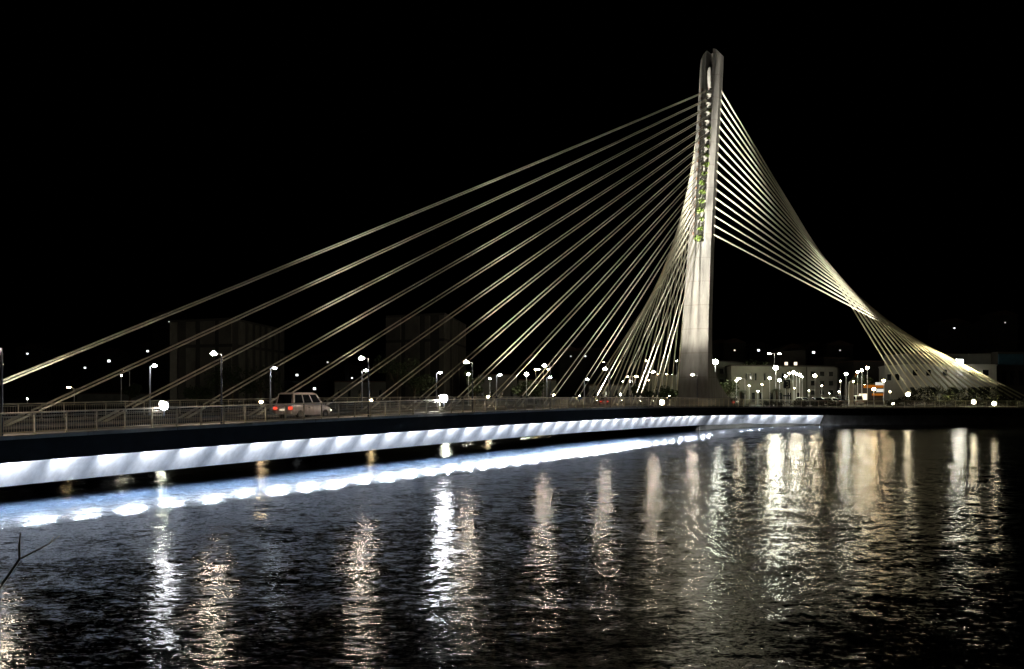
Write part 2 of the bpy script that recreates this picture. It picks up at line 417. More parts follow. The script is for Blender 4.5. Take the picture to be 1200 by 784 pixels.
# quay railing: resample the apron edge
def resample(P3, step):
    out = [P3[0]]; rem = step
    for a, b in zip(P3, P3[1:]):
        L = (b - a).length; pos = 0
        while L - pos >= rem:
            pos += rem; out.append(a.lerp(b, pos / L)); rem = step
        rem -= (L - pos)
    return out
E3 = [Vector((*(p + norm_at(EP, i) * .14), EZ[i])) for i, p in enumerate(EP)]
qp = resample(E3 + [Vector((150, 176.14, LAND - .12))], S)
railing('quay_railing', 'metal railing curving along the quay right of the bridge', qp[:72], None, None, balus=.2)

# ------------------------------------------------------------------ pylon
PT = 131.4
PTAB = [(-2.9, -6.6, 5.05, 14.5), (-1.5, -6.5, 5.0, 12.4), (-.3, -6.35, 4.93, 9.4), (.96, -6.2, 4.85, 6.9), (2.2, -6.1, 4.78, 5.1), (3.7, -6.0, 4.7, 3.7), (6, -5.75, 4.58, 2.8), (12.1, -5.0, 4.3, 2.45),
        (25.5, -2.9, 3.8, 2.4), (37.7, -.75, 3.6, 2.4), (50.3, 1.6, 3.55, 2.4), (54.8, 2.4, 3.5, 2.4), (57.6, 2.85, 3.4, 2.4)]
def pyl(z): return interp(PTAB, z)
def PYP(u, v, z):                            # u along the bridge, v to the near side, z over the lens level
    p = R0 + D2 * (PT + u) + N2 * (AX - v); return Vector((p.x, p.y, H + z))
pylon = thing('bridge_pylon', 'tall leaning floodlit concrete pylon with a central groove carrying the stays', 'bridge pylon', PYP(0, 0, -3))
rings = []
zs = [-2.9, -2.2, -1.5, -.9, -.3, .3, .96, 1.6, 2.2, 3, 3.7, 5, 6, 9, 12.1, 17, 22, 24.2, 24.8, 30, 37.7, 44, 50.3, 52.6, 53.2, 55.2]
for z in zs:
    u, wd, D_ = pyl(z); g = .06 if z < 24.5 else (1.15 if z < 53 else 2.1)
    h = wd / 2
    if z < 24.5: P_ = [(-h, .62), (-1.35, .2), (-.95, .06), (-.5, 0), (.5, 0), (.95, .06), (1.35, .2), (h, .62), (h, D_), (-h, D_)]
    else: P_ = [(-h, .75), (-1.1, .05), (-.86, 0), (-.78, g), (.78, g), (.86, 0), (1.1, .05), (h, .75), (h, D_), (-h, D_)]
    if z > 51: P_ = [(-h, .6), (-1.1, .05), (-.55, 0), (-.48, g), (.48, g), (.55, 0), (1.1, .05), (h, .6), (h, D_), (-h, D_)]
    rings.append([PYP(u + b, a, z) for a, b in P_])
zt = 56.4
u, wd, D_ = pyl(zt); h = wd / 2
tops = [(-h, .6, 55.9), (-1.1, .05, 56.7), (-.52, 0, 57.25), (-.45, 2.1, 57.25), (.45, 2.1, 57.45), (.52, 0, 57.45), (1.1, .05, 57.2), (h, .6, 56.5), (h, D_, 56.5), (-h, D_, 55.9)]
rings.append([PYP(pyl(c)[0] + b, a, c) for a, b, c in tops])
setp(MB().loft(rings).build('shaft', M['concrete']), pylon)
pr = MB().loft([[PYP(-7.2, -3.2, z), PYP(-7.2, 3.2, z), PYP(9, 3.6, z), PYP(9, -3.6, z)] for z in (-12, -4.3)])
setp(pr.build('pier', M['quay']), pylon)
u, wd, D_ = pyl(53.6)
cap = MB().tube([PYP(u + .5, 0, 50.9), PYP(u + .42, 0, 52.2), PYP(u + .4, 0, 53.6), PYP(u + .5, .05, 54.2)], [.26, .42, .42, .22], 10)
setp(cap.build('anchor_cap', M['bwhite'], smooth=True), pylon)

# ------------------------------------------------------------------ stays
rnd = random.Random(5)
ZT = [50.3 - 1.546 * i for i in range(17)]
def stay(name, a, b, r, label, cat, group, dirt):
    t = thing(name, label, cat, a, 0, group)
    L = (b - a).length; sag = L * .0012
    pts = [a.lerp(b, k / 10) - Vector((0, 0, 4 * sag * (k / 10) * (1 - k / 10))) for k in range(11)]
    setp(MB().tube(pts, r, 8).build('cable', M['cable'], smooth=True), t)
    d = (b - a).normalized()
    setp(MB().tube([a - d * .5, a + d * 1.9], r * 1.35, 8).build('guide_pipe', M['cable'], smooth=True), t)
    setp(MB().tube([a + d * 1.9, a + d * 2.35], r * 1.55, 8).build('damper_collar', M['black'], smooth=True), t)
    return t
for k in range(17):
    t_ = -2.1 + 6.87 * k; zt = ZT[k]; u, wd, D_ = pyl(zt)
    for v, wn in ((.35, 'near'), (-.35, 'far')):
        a = BR(t_, AX - v) + Vector((0, 0, .2)); b = PYP(u + .55, v * .9, zt)
        stay('stay_cable', a, b, .066, '%s-side main span cable of the %s stay pair counted from the outermost pair' % (wn, ORD[k]), 'stay cable', 'paired stay cables of the main span', k)
    # anchor block in the groove
    dv = (BR(t_, AX) - PYP(u, 0, zt)).normalized()
    o = MB()
    for v in (-.42, .42):
        c0 = PYP(u + 1.0, v, zt - .1 + .45); o.tube([c0, c0 + dv * 1.05], .15, 8)
    o.box(PYP(u + .75, 0, zt - .62), (1.35, .5, .16), Matrix.Rotation(math.atan2(N2.y, N2.x), 3, 'Z'))
    ab = setp(o.build('anchor_block', M['bwhite']), pylon)
    pl = MB().box(PYP(u - .02 + .05, -.95, zt + .1), (.24, .12, .42), Matrix.Rotation(math.atan2(N2.y, N2.x), 3, 'Z'))
    setp(pl.build('bearing_plate', M['rust']), ab)
    for sd, sn in ((1, 'right'), (-1, 'left')):
        f = k / 16.0
        g = R0 + D2 * (PT + 54) + N2 * (AX - sd * lerp(24.6, 47.4, f))
        a = Vector((g.x, g.y, H - 2.4)); b = PYP(u + D_ * .75, sd * (wd / 2 - .02), zt)
        stay('back_stay', a, b, .14, '%s back stay from the top of the fan behind the pylon on its %s side' % (ORD[k], sn), 'stay cable', 'back stays %s of the pylon' % sn, k)
# anchorage beams of the back stays
for sd, sn in ((1, 'right'), (-1, 'left')):
    def q(a, b): 
        g = R0 + D2 * (PT + a) + N2 * (AX - sd * b); return (g.x, g.y)
    mb = MB().prism([q(52.6, 22.5), q(55.6, 22.5), q(55.6, 49.5), q(52.6, 49.5)], LAND - .5, H - 2.35)
    tag(mb.build('anchorage_beam', M['deckconc']), 'low concrete anchorage holding the back stays %s of the pylon' % sn, 'anchorage')

# green tufts growing out of the anchors
tz = [(16, 0, .75, 46), (15, .25, .5, 22), (14, .45, .45, 16), (13, -.05, .72, 46), (12, .1, .62, 34), (11, .15, .62, 34), (10, .1, .6, 34), (9, .4, .55, 26), (8, .65, .6, 28), (7, .7, .5, 22), (6, .72, .5, 20), (5, .75, .42, 16), (4, .75, .36, 12), (2, .7, .3, 10)]
for j, (row, v, r, n) in enumerate(tz):
    z = ZT[row] - .75; u, wd, D_ = pyl(z); c = PYP(u - .12, v, z)
    p = MB().leaves(c, r * .8, n * 2, .22, rnd, (1.15, .6, .8), 0)
    tag(p.build('green_tuft', M['brightleaf'], None), 'leafy green tuft on the pylon groove, %s from the lowest up' % ORD[j], 'plant', 'green tufts growing up the pylon')

# pylon floodlights on the deck median
def floodlight(label, loc, target, power, angle, color, lens, size=.34, face=None, group=None, blend=.8, h=.55, radius=.18):
    loc = Vector(loc); t = thing('floodlight', label, 'floodlight', loc, 0, group)
    fd = (Vector(face if face is not None else target) - (loc + Vector((0, 0, h)))).normalized()
    q = fd.to_track_quat('-Z', 'Y').to_matrix()
    c = loc + Vector((0, 0, h))
    setp(MB().box(c - fd * .14, (size * 1.2, size * 1.05, .24), q).build('housing', M['dkpole']), t)
    lb = MB().ball((0, 0, 0), size * .56, 14, 7, (1, 1, .35)); lb.v = [tuple(q @ Vector(p_) + c) for p_ in lb.v]
    setp(lb.build('lens', M[lens], None, True), t)
    setp(MB().tube([loc, c - fd * .2], .04, 6).build('bracket', M['dkpole']), t)
    if power: spot('flood_beam', c + fd * .12, target, power, angle, color, radius, blend, None)
    return t
WARM = (1.0, .86, .58); COOL = (.97, .98, 1.0); NEUT = (1.0, .93, .78)
pb = lambda t, v: BR(t, AX - v) + Vector((0, 0, .22))
floodlight('floodlight on the bridge median aimed at the middle of the pylon front', pb(96.5, .0), PYP(-4.9, .15, 13.0), 150000, 25, (1, .92, .77), 'e_warmflood', blend=1, radius=.6)
floodlight('added floodlight on the bridge median closest to the pylon, aimed low', pb(108.4, .0), PYP(-5.6, .1, 8), 5000, 40, (1, .92, .77), 'e_warmflood', blend=1, radius=.6)  # extra lamp added to soften the lower edge of the main beam
floodlight('floodlight on the bridge median aimed at the pylon head', pb(88.5, .0), PYP(-.5, 0, 41), 470000, 36, (1, .94, .82), 'e_warmflood', blend=1)
floodlight('floodlight on the bridge median aimed at the pylon foot side', pb(103.2, .0), PYP(-3.4, .0, 26), 90000, 34, (1, .95, .84), 'e_warmflood', blend=1)
# floodlights for the stays along the near edge
for j, (tv, lab, lens_face) in enumerate(((7.9, 'dazzling white floodlight on the near bridge edge, the left one of two', True), (36.6, 'dazzling white floodlight on the near bridge edge, the right one of two', True),
                                  (62, 'small floodlight on the near bridge edge, aimed at the stays midway to the pylon', False), (88, 'small floodlight on the near bridge edge, aimed at the stays just before the pylon', False))):
    p = BR(tv, -.12) + Vector((0, 0, .8))
    floodlight(lab, p, BR(tv + (9 if j else -1), AX) + Vector((0, 0, 17 if j else 12)), (30000, 30000, 26000, 20000)[j], 112, NEUT, ('e_flood2', 'e_flood')[j] if lens_face else 'e_warmflood', (.42, .54, .3, .3)[j], Vector((0, 0, H + 4)) if lens_face else None, 'floodlights on the near edge of the bridge', 1, .6)
# floodlights for the back stays
bs_t = PYP(10, 8, 24)
for (x, y, Y, lab, pw) in ((1064, 462, 184, 'warm floodlight on a short stand in front of the dark hedge', 38000), (1141, 471, 182, 'warm ground floodlight behind the quay railing, left of the end pair', 30000), (1165, 473, 182, 'warm ground floodlight behind the quay railing, right of the end pair', 30000)):
    p = PX(x, y, Y); h = max(.3, p.z - LAND)
    floodlight(lab, (p.x, p.y, LAND), PYP(50, 40, 3), pw * 3.6, 110, (1.0, .82, .48), 'e_warmflood', .62, (p.x - 12, p.y - 60, p.z + 14), 'floodlights of the right back stays', 1, h)
p = PX(775.6, 471.5, 178)
floodlight('warm ground floodlight left of the pylon foot', (p.x, p.y, LAND), PYP(28, -16, 14), 26000, 110, (1.0, .82, .5), 'e_warmflood', .8, (p.x - 15, p.y - 60, p.z + 12), None, 1, p.z - LAND)
p = PYP(24, 26, -2.9)
floodlight('floodlight on the ground between the pylon and the right anchorage, aimed up the back stays', p, PYP(9, 7, 45), 85000, 50, (1, .93, .78), 'e_warmflood', .4, None, None, 1, .5)

# ------------------------------------------------------------------ lamps on the deck
def lamp_mesh(hgt, arm, lens, polemat, r=.055):
    """lamp in local coordinates, arm towards +x"""
    parts = []
    parts.append(('pole', MB().tube([(0, 0, 0), (0, 0, hgt * .5), (0, 0, hgt)], [r * 1.25, r, r * .85], 8), M[polemat]))
    parts.append(('arm', MB().tube([(-.05, 0, hgt - .02), (arm * .5, 0, hgt + .02)], r * .7, 6), M[polemat]))
    hd = MB().loft([[Vector((x, b * wd, hgt + .03 + c)) for b, c in ((-1, 0), (-.7, .09), (.7, .09), (1, 0))] for x, wd in ((arm * .35, .06), (arm * .55, .16), (arm, .17), (arm * 1.12, .06))])
    parts.append(('lamp_head', hd, M[polemat]))
    ln = MB().ball((arm * .8, 0, hgt + .03), .2, 12, 6, (1.25, .7, .62))
    parts.append(('lens', ln, M[lens]))
    parts.append(('base_plate', MB().tube([(0, 0, 0), (0, 0, .03)], .14, 10), M[polemat]))
    return parts
def make_lamp(parts, name, label, loc, rz, group):
    t = thing(name, label, 'street lamp', loc, rz, group)
    for n, mb, m in parts:
        o = bpy.data.objects.new(n, mb) ; C.objects.link(o); o.parent = t
    return t
def premesh(parts):
    out = []
    for n, mb, m in parts:
        o = mb.build(n, m, None, n in ('pole',)); out.append((n, o.data, m)); bpy.data.objects.remove(o)
    return out
near_lamp = premesh(lamp_mesh(4.25, .78, 'e_deck', 'dkpole'))
far_lamp = premesh(lamp_mesh(3.85, .62, 'e_white', 'pole', .07))
rzN = math.atan2(N2.y, N2.x)
for j in range(8):
    n = -1 + 8 * j + (.1 if j == 0 else 0); p = BR(n * S, .32) + Vector((0, 0, .17))
    make_lamp(near_lamp, 'street_lamp', 'slim lamp post on the near edge of the bridge, %s counting from the left' % ORD[j], p, rzN, 'lamp posts on the near edge of the bridge')
for j, t_ in enumerate((10.3, 24, 37.7, 51.2, 65, 78.7, 92.5, 104.6)):
    p = BR(t_, WID - .35) + Vector((0, 0, .17))
    make_lamp(far_lamp, 'street_lamp', 'white lamp post on the far edge of the bridge, %s counting from the left' % ORD[j], p, rzN + math.pi, 'lamp posts on the far edge of the bridge')

# ------------------------------------------------------------------ lamps on the far bank
def bank_lamp(label, x, y, Y, kind='globe', lens='e_bank', r=.26, cat='street lamp', group='lamps on the far bank', base=None):
    p = PX(x, y, Y); b = LAND if base is None else base
    if Y > 240: b = hill_z(p.x, p.y)
    hgt = max(.8, p.z - b)
    t = thing('street_lamp', label, cat, (p.x, p.y, b), 0, group)
    MB().tube([(0, 0, 0), (0, 0, hgt - r * .6)], [.09, .05], 7).build('pole', M['pole'], t)
    if kind == 'globe':
        MB().ball((0, 0, hgt), r, 10, 6, (1, 1, .8)).build('lens', M[lens], t, True)
        MB().tube([(0, 0, hgt + r * .7), (0, 0, hgt + r * 1.0)], [r * .9, r * .2], 10).build('lamp_shade', M['dkpole'], t)
    elif kind == 'double':
        MB().tube([(-1.1, 0, hgt), (1.1, 0, hgt)], .04, 6).build('arm', M['pole'], t)
        for s in (-1, 1):
            MB().ball((s * 1.1, 0, hgt - .1), r, 8, 5, (1.3, 1, .5)).build('lens', M[lens], t, True)
    elif kind == 'arm':
        MB().tube([(0, 0, hgt - .1), (-1.2, 0, hgt + .05)], .04, 6).build('arm', M['pole'], t)
        MB().box((-1.1, 0, hgt), (r * 2.4, r, r * .5)).build('lens', M[lens], t)
    return t
bank_lamp('brilliant floodlight mast right behind the pylon flare', 838, 424, 197, lens='e_bankhi', r=.56)
bank_lamp('tall brilliant globe lamp above the lit facade', 909, 431, 205, lens='e_bankhi', r=.5)
bank_lamp('double-headed lamp on a high mast over the town', 907.5, 414, 230, 'double', 'e_bank', .3)
bank_lamp('globe lamp left of the slim double post near the pylon', 863, 446, 196, lens='e_bankw', r=.22)
bank_lamp('slim arm lamp beside the dark bush near the pylon', 873, 443.5, 190, 'arm', 'e_bankw', .26)
bank_lamp('globe lamp low before the lit facade, left of the palm', 902, 443, 198, lens='e_bankw', r=.26)
bank_lamp('globe lamp just above the palm crown', 913.5, 445.5, 212, lens='e_bank', r=.34)
bank_lamp('globe lamp right above the dark sign board', 920.5, 441, 204, lens='e_bank', r=.24)
for j, (x, y) in enumerate(((925, 437.5), (929.5, 436.5), (933.5, 438), (937, 439), (940, 441.5))):
    bank_lamp('bright globe lamp in the tight row right of the sign board, %s from left' % ORD[j], x, y, 200 + j * 4, lens=('e_bankw', 'e_bank', 'e_bank', 'e_bankw', 'e_bank')[j], r=(.22, .32, .26, .3, .2)[j], group='tight row of globe lamps')
bank_lamp('lone globe lamp on a slim post between the dim buildings', 955, 440, 190, lens='e_bankw', r=.32)
bank_lamp('globe lamp next to the pale pillar', 991.5, 438, 196, lens='e_bank', r=.32)
for j, (x, y) in enumerate(((1005, 436), (1010, 434), (1016.5, 431))):
    bank_lamp('lamp in the rising trio over the orange shop, %s from left' % ORD[j], x, y, 205 - 5 * j, lens='e_bankw', r=.26 + .03 * j, group='trio of lamps over the orange shop')
bank_lamp('warm globe lamp in front of the orange shop', 1024, 456, 186, lens='e_warm', r=.32)
bank_lamp('warm globe lamp at the right end of the orange shop', 1035.5, 446, 196, lens='e_warm', r=.3)
bank_lamp('small lamp low before the lit facade door', 888, 458.5, 195, lens='e_bank', r=.17)
bank_lamp('big white globe lamp beyond the stays right of mid-span', 617, 438.5, 200, lens='e_bank', r=.40)
bank_lamp('warm lamp pair left one beyond the stays', 628, 433, 215, lens='e_warm', r=.28)
bank_lamp('warm lamp with two heads beyond the stays', 637, 432.5, 215, 'double', 'e_warm', .26)
bank_lamp('small white lamp beyond the stays left of mid-span', 574, 443.5, 200, lens='e_bank', r=.2)
bank_lamp('warm quay lamp seen just over the railing behind the van', 306, 474.5, 185, lens='e_warm', r=.34)
bank_lamp('warm quay lamp seen just over the railing at mid-span', 435, 469, 185, lens='e_warm', r=.24)
bank_lamp('warm quay lamp seen over the railing right of the second dazzling light', 572, 465, 185, lens='e_warm', r=.26)
bank_lamp('small warm quay lamp seen over the railing beside the fifth near lamp post', 649, 463, 185, lens='e_warm', r=.22)
bank_lamp('white quay lamp behind the left dazzling floodlight', 190, 473, 182, lens='e_bankhi', r=.32)
bank_lamp('white quay lamp behind the right dazzling floodlight', 522, 466, 182, lens='e_bankhi', r=.38)
bank_lamp('yellowish lamp in the left distance over the second stay pair', 87, 454, 210, 'arm', 'e_warm', .3)
bank_lamp('white lamp over the second stay pair at left', 152, 435, 220, 'arm', 'e_bank', .25)
bank_lamp('small white lamp low at left of the white post', 142, 440, 220, lens='e_bank', r=.14)
bank_lamp('low pair lamp at far left, the upper light', 32, 467.5, 230, lens='e_bank', r=.16)
for j, (x, y, k, ln) in enumerate(((713, 424.5, 'arm', 'e_warm'), (741, 441, 'double', 'e_warm'), (757, 423, 'globe', 'e_warm'), (745, 441, 'globe', 'e_warm'), (730, 447, 'globe', 'e_bank'), (738, 446.5, 'globe', 'e_bank'), (760, 445.5, 'globe', 'e_warm'), (776, 438, 'double', 'e_warm'), (793, 423, 'globe', 'e_bank'), (727, 462, 'globe', 'e_bank'), (788, 439, 'globe', 'e_bank'))):
    bank_lamp('town lamp glimpsed between the left back stays, %s in the scatter' % ORD[j], x, y, 236, k, ln, (.12, .2, .16, .24, .1, .18)[j % 6], group='town lamps behind the left back stays')

bank_lamp('white lamp throwing light into the small tree right of the second slab block', 549, 438.5, 193, lens='e_bank', r=.26)
for j, (x, y, lab) in enumerate(((878, 452, 'between the double post and the facade'), (893, 450.5, 'against the left half of the facade'), (931, 455, 'under the tight row of globes'), (948, 458, 'at the facade corner'), (963, 452, 'right of the lone lamp'), (972, 461, 'low over the parked cars'), (983, 459, 'left of the pale pillar'), (1000, 447, 'above the pale pillar'), (1013, 451, 'before the orange boards'), (985, 446.5, 'high left of the pale pillar'), (1043, 459, 'left of the dark hedge mass'))):
    bank_lamp('tiny warm lamp ' + lab, x, y, 203 + j % 3 * 4, lens='e_warm' if j % 3 else 'e_bankw', r=(.13, .17, .11)[j % 3], group='tiny lamps along the quay street')

# ------------------------------------------------------------------ buildings
def building(name, label, cat, poly, z0, z1, wall, windows=(), roof=None, group=None, parapet=.3):
    t = thing(name, label, cat, (poly[0][0], poly[0][1], z0), 0, group)
    setp(MB().prism(poly, z0, z1).build('wall', M[wall]), t)
    cx = sum(p[0] for p in poly) / len(poly); cy = sum(p[1] for p in poly) / len(poly)
    big = [(cx + (x - cx) * 1.015, cy + (y - cy) * 1.015) for x, y in poly]
    setp(MB().prism(big, z1 + .003, z1 + parapet).build('roof', M[roof or wall]), t)
    return t
def window(t, a, b, z0, z1, m, depth=.12, frame='bwhite'):
    """window on the facade line a-b (plan points), proud frame and pane"""
    a = Vector(a); b = Vector(b); d = (b - a).normalized(); n = Vector((d.y, -d.x))
    c = (a + b) / 2; L = (b - a).length; rot = Matrix.Rotation(math.atan2(d.y, d.x), 3, 'Z')
    fr = MB()
    for s in (-1, 1): fr.box((c.x + d.x * s * L / 2 + n.x * .05, c.y + d.y * s * L / 2 + n.y * .05, (z0 + z1) / 2), (.12, .16, z1 - z0), rot)
    for z in (z0, z1): fr.box((c.x + n.x * .05, c.y + n.y * .05, z), (L - .13, .15, .12), rot)
    f_ = setp(fr.build('window', M[frame]), t)
    setp(MB().box((c.x + n.x * .03, c.y + n.y * .03, (z0 + z1) / 2), (L - .12, .06, z1 - z0 - .12), rot).build('pane', M[m]), f_)
def facade_pts(x0, Y0, x1, Y1):
    a = PX(x0, HY, Y0); b = PX(x1, HY, Y1); return (a.x, a.y), (b.x, b.y)
def zz(y, Y): return H + (HY - y) / F * Y
def along(a, b, f): return (lerp(a[0], b[0], f), lerp(a[1], b[1], f))

# museum-like slab blocks behind the bridge at left
def slab_block(label, x0, x1, x2, Y0, Y1, Y2, ytop, ybelt, bands_front, bands_side):
    a, b = facade_pts(x0, Y0, x1, Y1); _, c = facade_pts(x1, Y1, x2, Y2)
    back = (a[0] + (c[0] - b[0]), a[1] + (c[1] - b[1]))
    z1 = zz(ytop, Y1); t = building('concert_hall', label, 'building', [a, b, c, back], LAND, z1, 'bdark', roof='bdark')
    zb = zz(ybelt, Y1)
    for (p, q, bands) in ((a, b, bands_front), (b, c, bands_side)):
        d = (Vector(q) - Vector(p)).normalized(); n = Vector((d.y, -d.x)); L = (Vector(q) - Vector(p)).length; rot = Matrix.Rotation(math.atan2(d.y, d.x), 3, 'Z')
        for f0, f1 in bands:
            for za, zc in ((LAND, zb - .35), (zb + .35, z1 - .2)):
                m = along(p, q, (f0 + f1) / 2)
                setp(MB().box((m[0] + n.x * .12, m[1] + n.y * .12, (za + zc) / 2), ((f1 - f0) * L, .3, zc - za), rot).build('facade_panel', M['panel']), t)
    return t
slab_block('dark slab-panelled block at left behind the third stay pair', 200, 272, 333, 228, 220, 262, 374, 404.5,
           ((.0, .12), (.27, .42), (.50, .73), (.80, 1.0)), ((.10, .2), (.26, .33), (.4, .46), (.52, .56), (.64, .7), (.78, .84), (.9, .98)))
slab_block('dark slab-panelled block behind the middle stay pairs', 453, 521, 546, 250, 240, 285, 368, 398,
           ((.0, .26), (.34, .58), (.68, .76), (.92, 1.0)), ((.0, .18), (.3, .55), (.62, .95)))
# pale lit facade right of the pylon
a, b = facade_pts(857, 222, 945, 228); c = (b[0] + 4, b[1] + 16); d = (a[0] + 2, a[1] + 16)
lit = building('civic_building', 'long pale building lit by the street lamps right of the pylon', 'building', [a, b, c, d], LAND, zz(429, 222), 'bgreen', roof='bdark')
for f in (.18, .235, .30, .42, .66, .76):
    window(lit, along(a, b, f), along(a, b, f + .028), zz(446, 222), zz(437, 222), 'glass', frame='bgreen')
for f in (.12, .26, .36, .5, .62, .74, .86):
    window(lit, along(a, b, f), along(a, b, f + .05), zz(471, 222), zz(460, 222), 'glass', frame='bgreen')
a, b = facade_pts(838, 232, 862, 240)
bb = building('apartment_block', 'dim narrow apartment block just right of the pylon', 'building', [a, b, (b[0] + 6, b[1] + 14), (a[0] + 6, a[1] + 14)], LAND, zz(424, 232), 'bgreen', roof='bdark')
for r_ in range(3):
    for q in (.2, .55):
        window(bb, along(a, b, q), along(a, b, q + .2), zz(462 - r_ * 12, 232), zz(456 - r_ * 12, 232), 'glass', frame='bgreen')
a, b = facade_pts(914, 262, 944, 262)
bb = building('apartment_block', 'dark apartment block with two lit yellow windows under the roof', 'building', [a, b, (b[0], 276), (a[0], 276)], LAND, zz(412, 262), 'bdark', roof='bdark')
for x in (921, 932):
    p, q = facade_pts(x - 2, 262, x + 2.4, 262); window(bb, p, q, zz(428.5, 262), zz(424, 262), 'e_win', frame='bdark')
a, b = facade_pts(946, 225, 981, 230)
bb = building('apartment_block', 'dim grey building between the lone lamp and the pale pillar', 'building', [a, b, (b[0] + 5, b[1] + 14), (a[0] + 4, a[1] + 14)], LAND, zz(430, 225), 'bgrey', roof='bdark')
for r_ in range(3):
    for q in (.1, .4, .7):
        window(bb, along(a, b, q), along(a, b, q + .16), zz(463 - r_ * 11, 225), zz(457 - r_ * 11, 225), 'glass', frame='bgrey')
# white curved-corner building at the right
a, b = facade_pts(1037, 226, 1062, 214); b2, c = facade_pts(1062, 214, 1168, 214)
cor = [a, b]
zroof = zz(428.5, 214)
wb = building('institute_building', 'white two-storey building with a recessed attic behind the right back stays', 'building', [a, b, c, (c[0] + 2, 232), (a[0] + 3, 238)], LAND, zroof, 'bwhite')
e1, e2 = facade_pts(1058, 219, 1166, 219)
setp(MB().prism([e1, e2, (e2[0], 230), (e1[0], 230)], zroof + .35, zz(414.5, 219)).build('attic', M['bgrey']), wb)
for x0, x1 in ((1069, 1075), (1085, 1091), (1104, 1110), (1121, 1128), (1135, 1143), (1151, 1159)):
    p, q = facade_pts(x0, 214, x1, 214); window(wb, p, q, zz(440.5, 214), zz(433, 214), 'e_sign' if x0 == 1121 else 'glass')
for f in (.12, .5):
    window(wb, along(a, b, f), along(a, b, f + .22), zz(446, 220), zz(438, 220), 'glass')
for x0, x1 in ((1066, 1074), (1090, 1098), (1112, 1122), (1134, 1160)):
    p, q = facade_pts(x0, 214, x1, 214); window(wb, p, q, zz(463, 214), zz(453.5, 214), 'glass')
p = PX(1124, 423.5, 212)
wl = thing('wall_lamp', 'bright square floodlight on the roof edge of the white building', 'wall lamp', p)
MB().box((0, 0, 0), (1.5, .25, .7)).build('lens', M['e_bank'], wl); MB().box((0, .28, .05), (1.7, .3, .9)).build('housing', M['dkpole'], wl)
MB().tube([(0, .4, -.4), (0, 2.2, -1.1)], .06, 6).build('bracket', M['dkpole'], wl)
a, b = facade_pts(1169, 216, 1230, 216)
bb = building('glass_building', 'dark building with blue cladding at the right edge', 'building', [a, b, (b[0], 232), (a[0], 232)], LAND, zz(414, 216), 'bdark')
m_ = MB(); p, q = facade_pts(1170, 215.8, 1199, 215.8)
m_.box(((p[0] + q[0]) / 2, 215.8, zz(421.5, 216)), (q[0] - p[0], .2, 2.3)); setp(m_.build('blue_panel', M['bluepanel']), bb)
for x in (1176, 1186, 1196):
    p, q = facade_pts(x - 3, 216, x + 3, 216); window(bb, p, q, zz(452, 216), zz(434, 216), 'glass', frame='bdark')
# orange shop
a, b = facade_pts(1004, 206, 1036, 206)
sh = building('corner_shop', 'low shop with glowing orange fascia boards left of the white building', 'shop', [a, b, (b[0], 214), (a[0], 214)], LAND, zz(452.5, 206), 'bdark')
for (x0, x1, y0, y1, m) in ((1012, 1036, 454.6, 451, 'e_orange'), (1022, 1036, 463.6, 461, 'e_orange')):
    p = PX((x0 + x1) / 2, (y0 + y1) / 2, 205.4); setp(MB().box(p, ((x1 - x0) / F * 205, .25, (y0 - y1) / F * 205)).build('fascia_board', M[m]), sh)
for (x0, x1, y0, y1) in ((1026, 1036, 451.3, 448), (1027, 1036, 459.4, 455.8)):
    p = PX((x0 + x1) / 2, (y0 + y1) / 2, 205.0); setp(MB().box(p, ((x1 - x0) / F * 205, .2, (y0 - y1) / F * 205)).build('sign_panel', M['e_sign']), sh)
p, q = facade_pts(1006, 206, 1017, 206); window(sh, p, q, zz(469, 206), zz(461, 206), 'e_win', frame='bdark')
a, b = facade_pts(1000, 250, 1036, 250)
bb = building('apartment_block', 'dark apartment block behind the trio of lamps', 'building', [a, b, (b[0], 264), (a[0], 264)], LAND, zz(424, 250), 'bdark', roof='roof')
window(bb, along(a, b, .05), along(a, b, .14), zz(442, 250), zz(438, 250), 'e_orange', frame='bdark')
a, b = facade_pts(966, 268, 996, 268)
bb = building('apartment_block', 'dark apartment block with one orange window left of the lamp trio', 'building', [a, b, (b[0], 282), (a[0], 282)], LAND, zz(420, 268), 'bdark', roof='roof')
p, q = facade_pts(988.5, 268, 994.5, 268); window(bb, p, q, zz(432.5, 268), zz(429, 268), 'e_orange', frame='bdark')
# town blocks dimly lit behind the left back stays and beyond mid-span
for (x0, x1, Y, yt, m, lab) in ((560, 606, 246, 440, 'bgrey', 'low dim grey block beyond the stays right of the slab-panelled block'), (608, 652, 248, 446, 'bgreen', 'low pale block behind the big white globe lamp'), (690, 742, 252, 452, 'bgrey', 'low dim block behind the red car'), (764, 795, 244, 440, 'bgreen', 'pale block with bushes close to the left of the pylon'),
                              (90, 170, 250, 462, 'bgrey', 'long low dim building at left beyond the bridge'), (392, 452, 250, 448, 'bgrey', 'dim grey house row left of the second slab-panelled block')):
    a, b = facade_pts(x0, Y, x1, Y)
    bb = building('town_building', lab, 'building', [a, b, (b[0], Y + 12), (a[0], Y + 12)], LAND, zz(yt, Y), m, roof='roof')
    n = max(2, int((x1 - x0) / 11))
    for k in range(n):
        window(bb, along(a, b, (k + .3) / n), along(a, b, (k + .62) / n), LAND + 1.2, min(zz(yt, Y) - .6, LAND + 3.0), 'glass', frame=m)

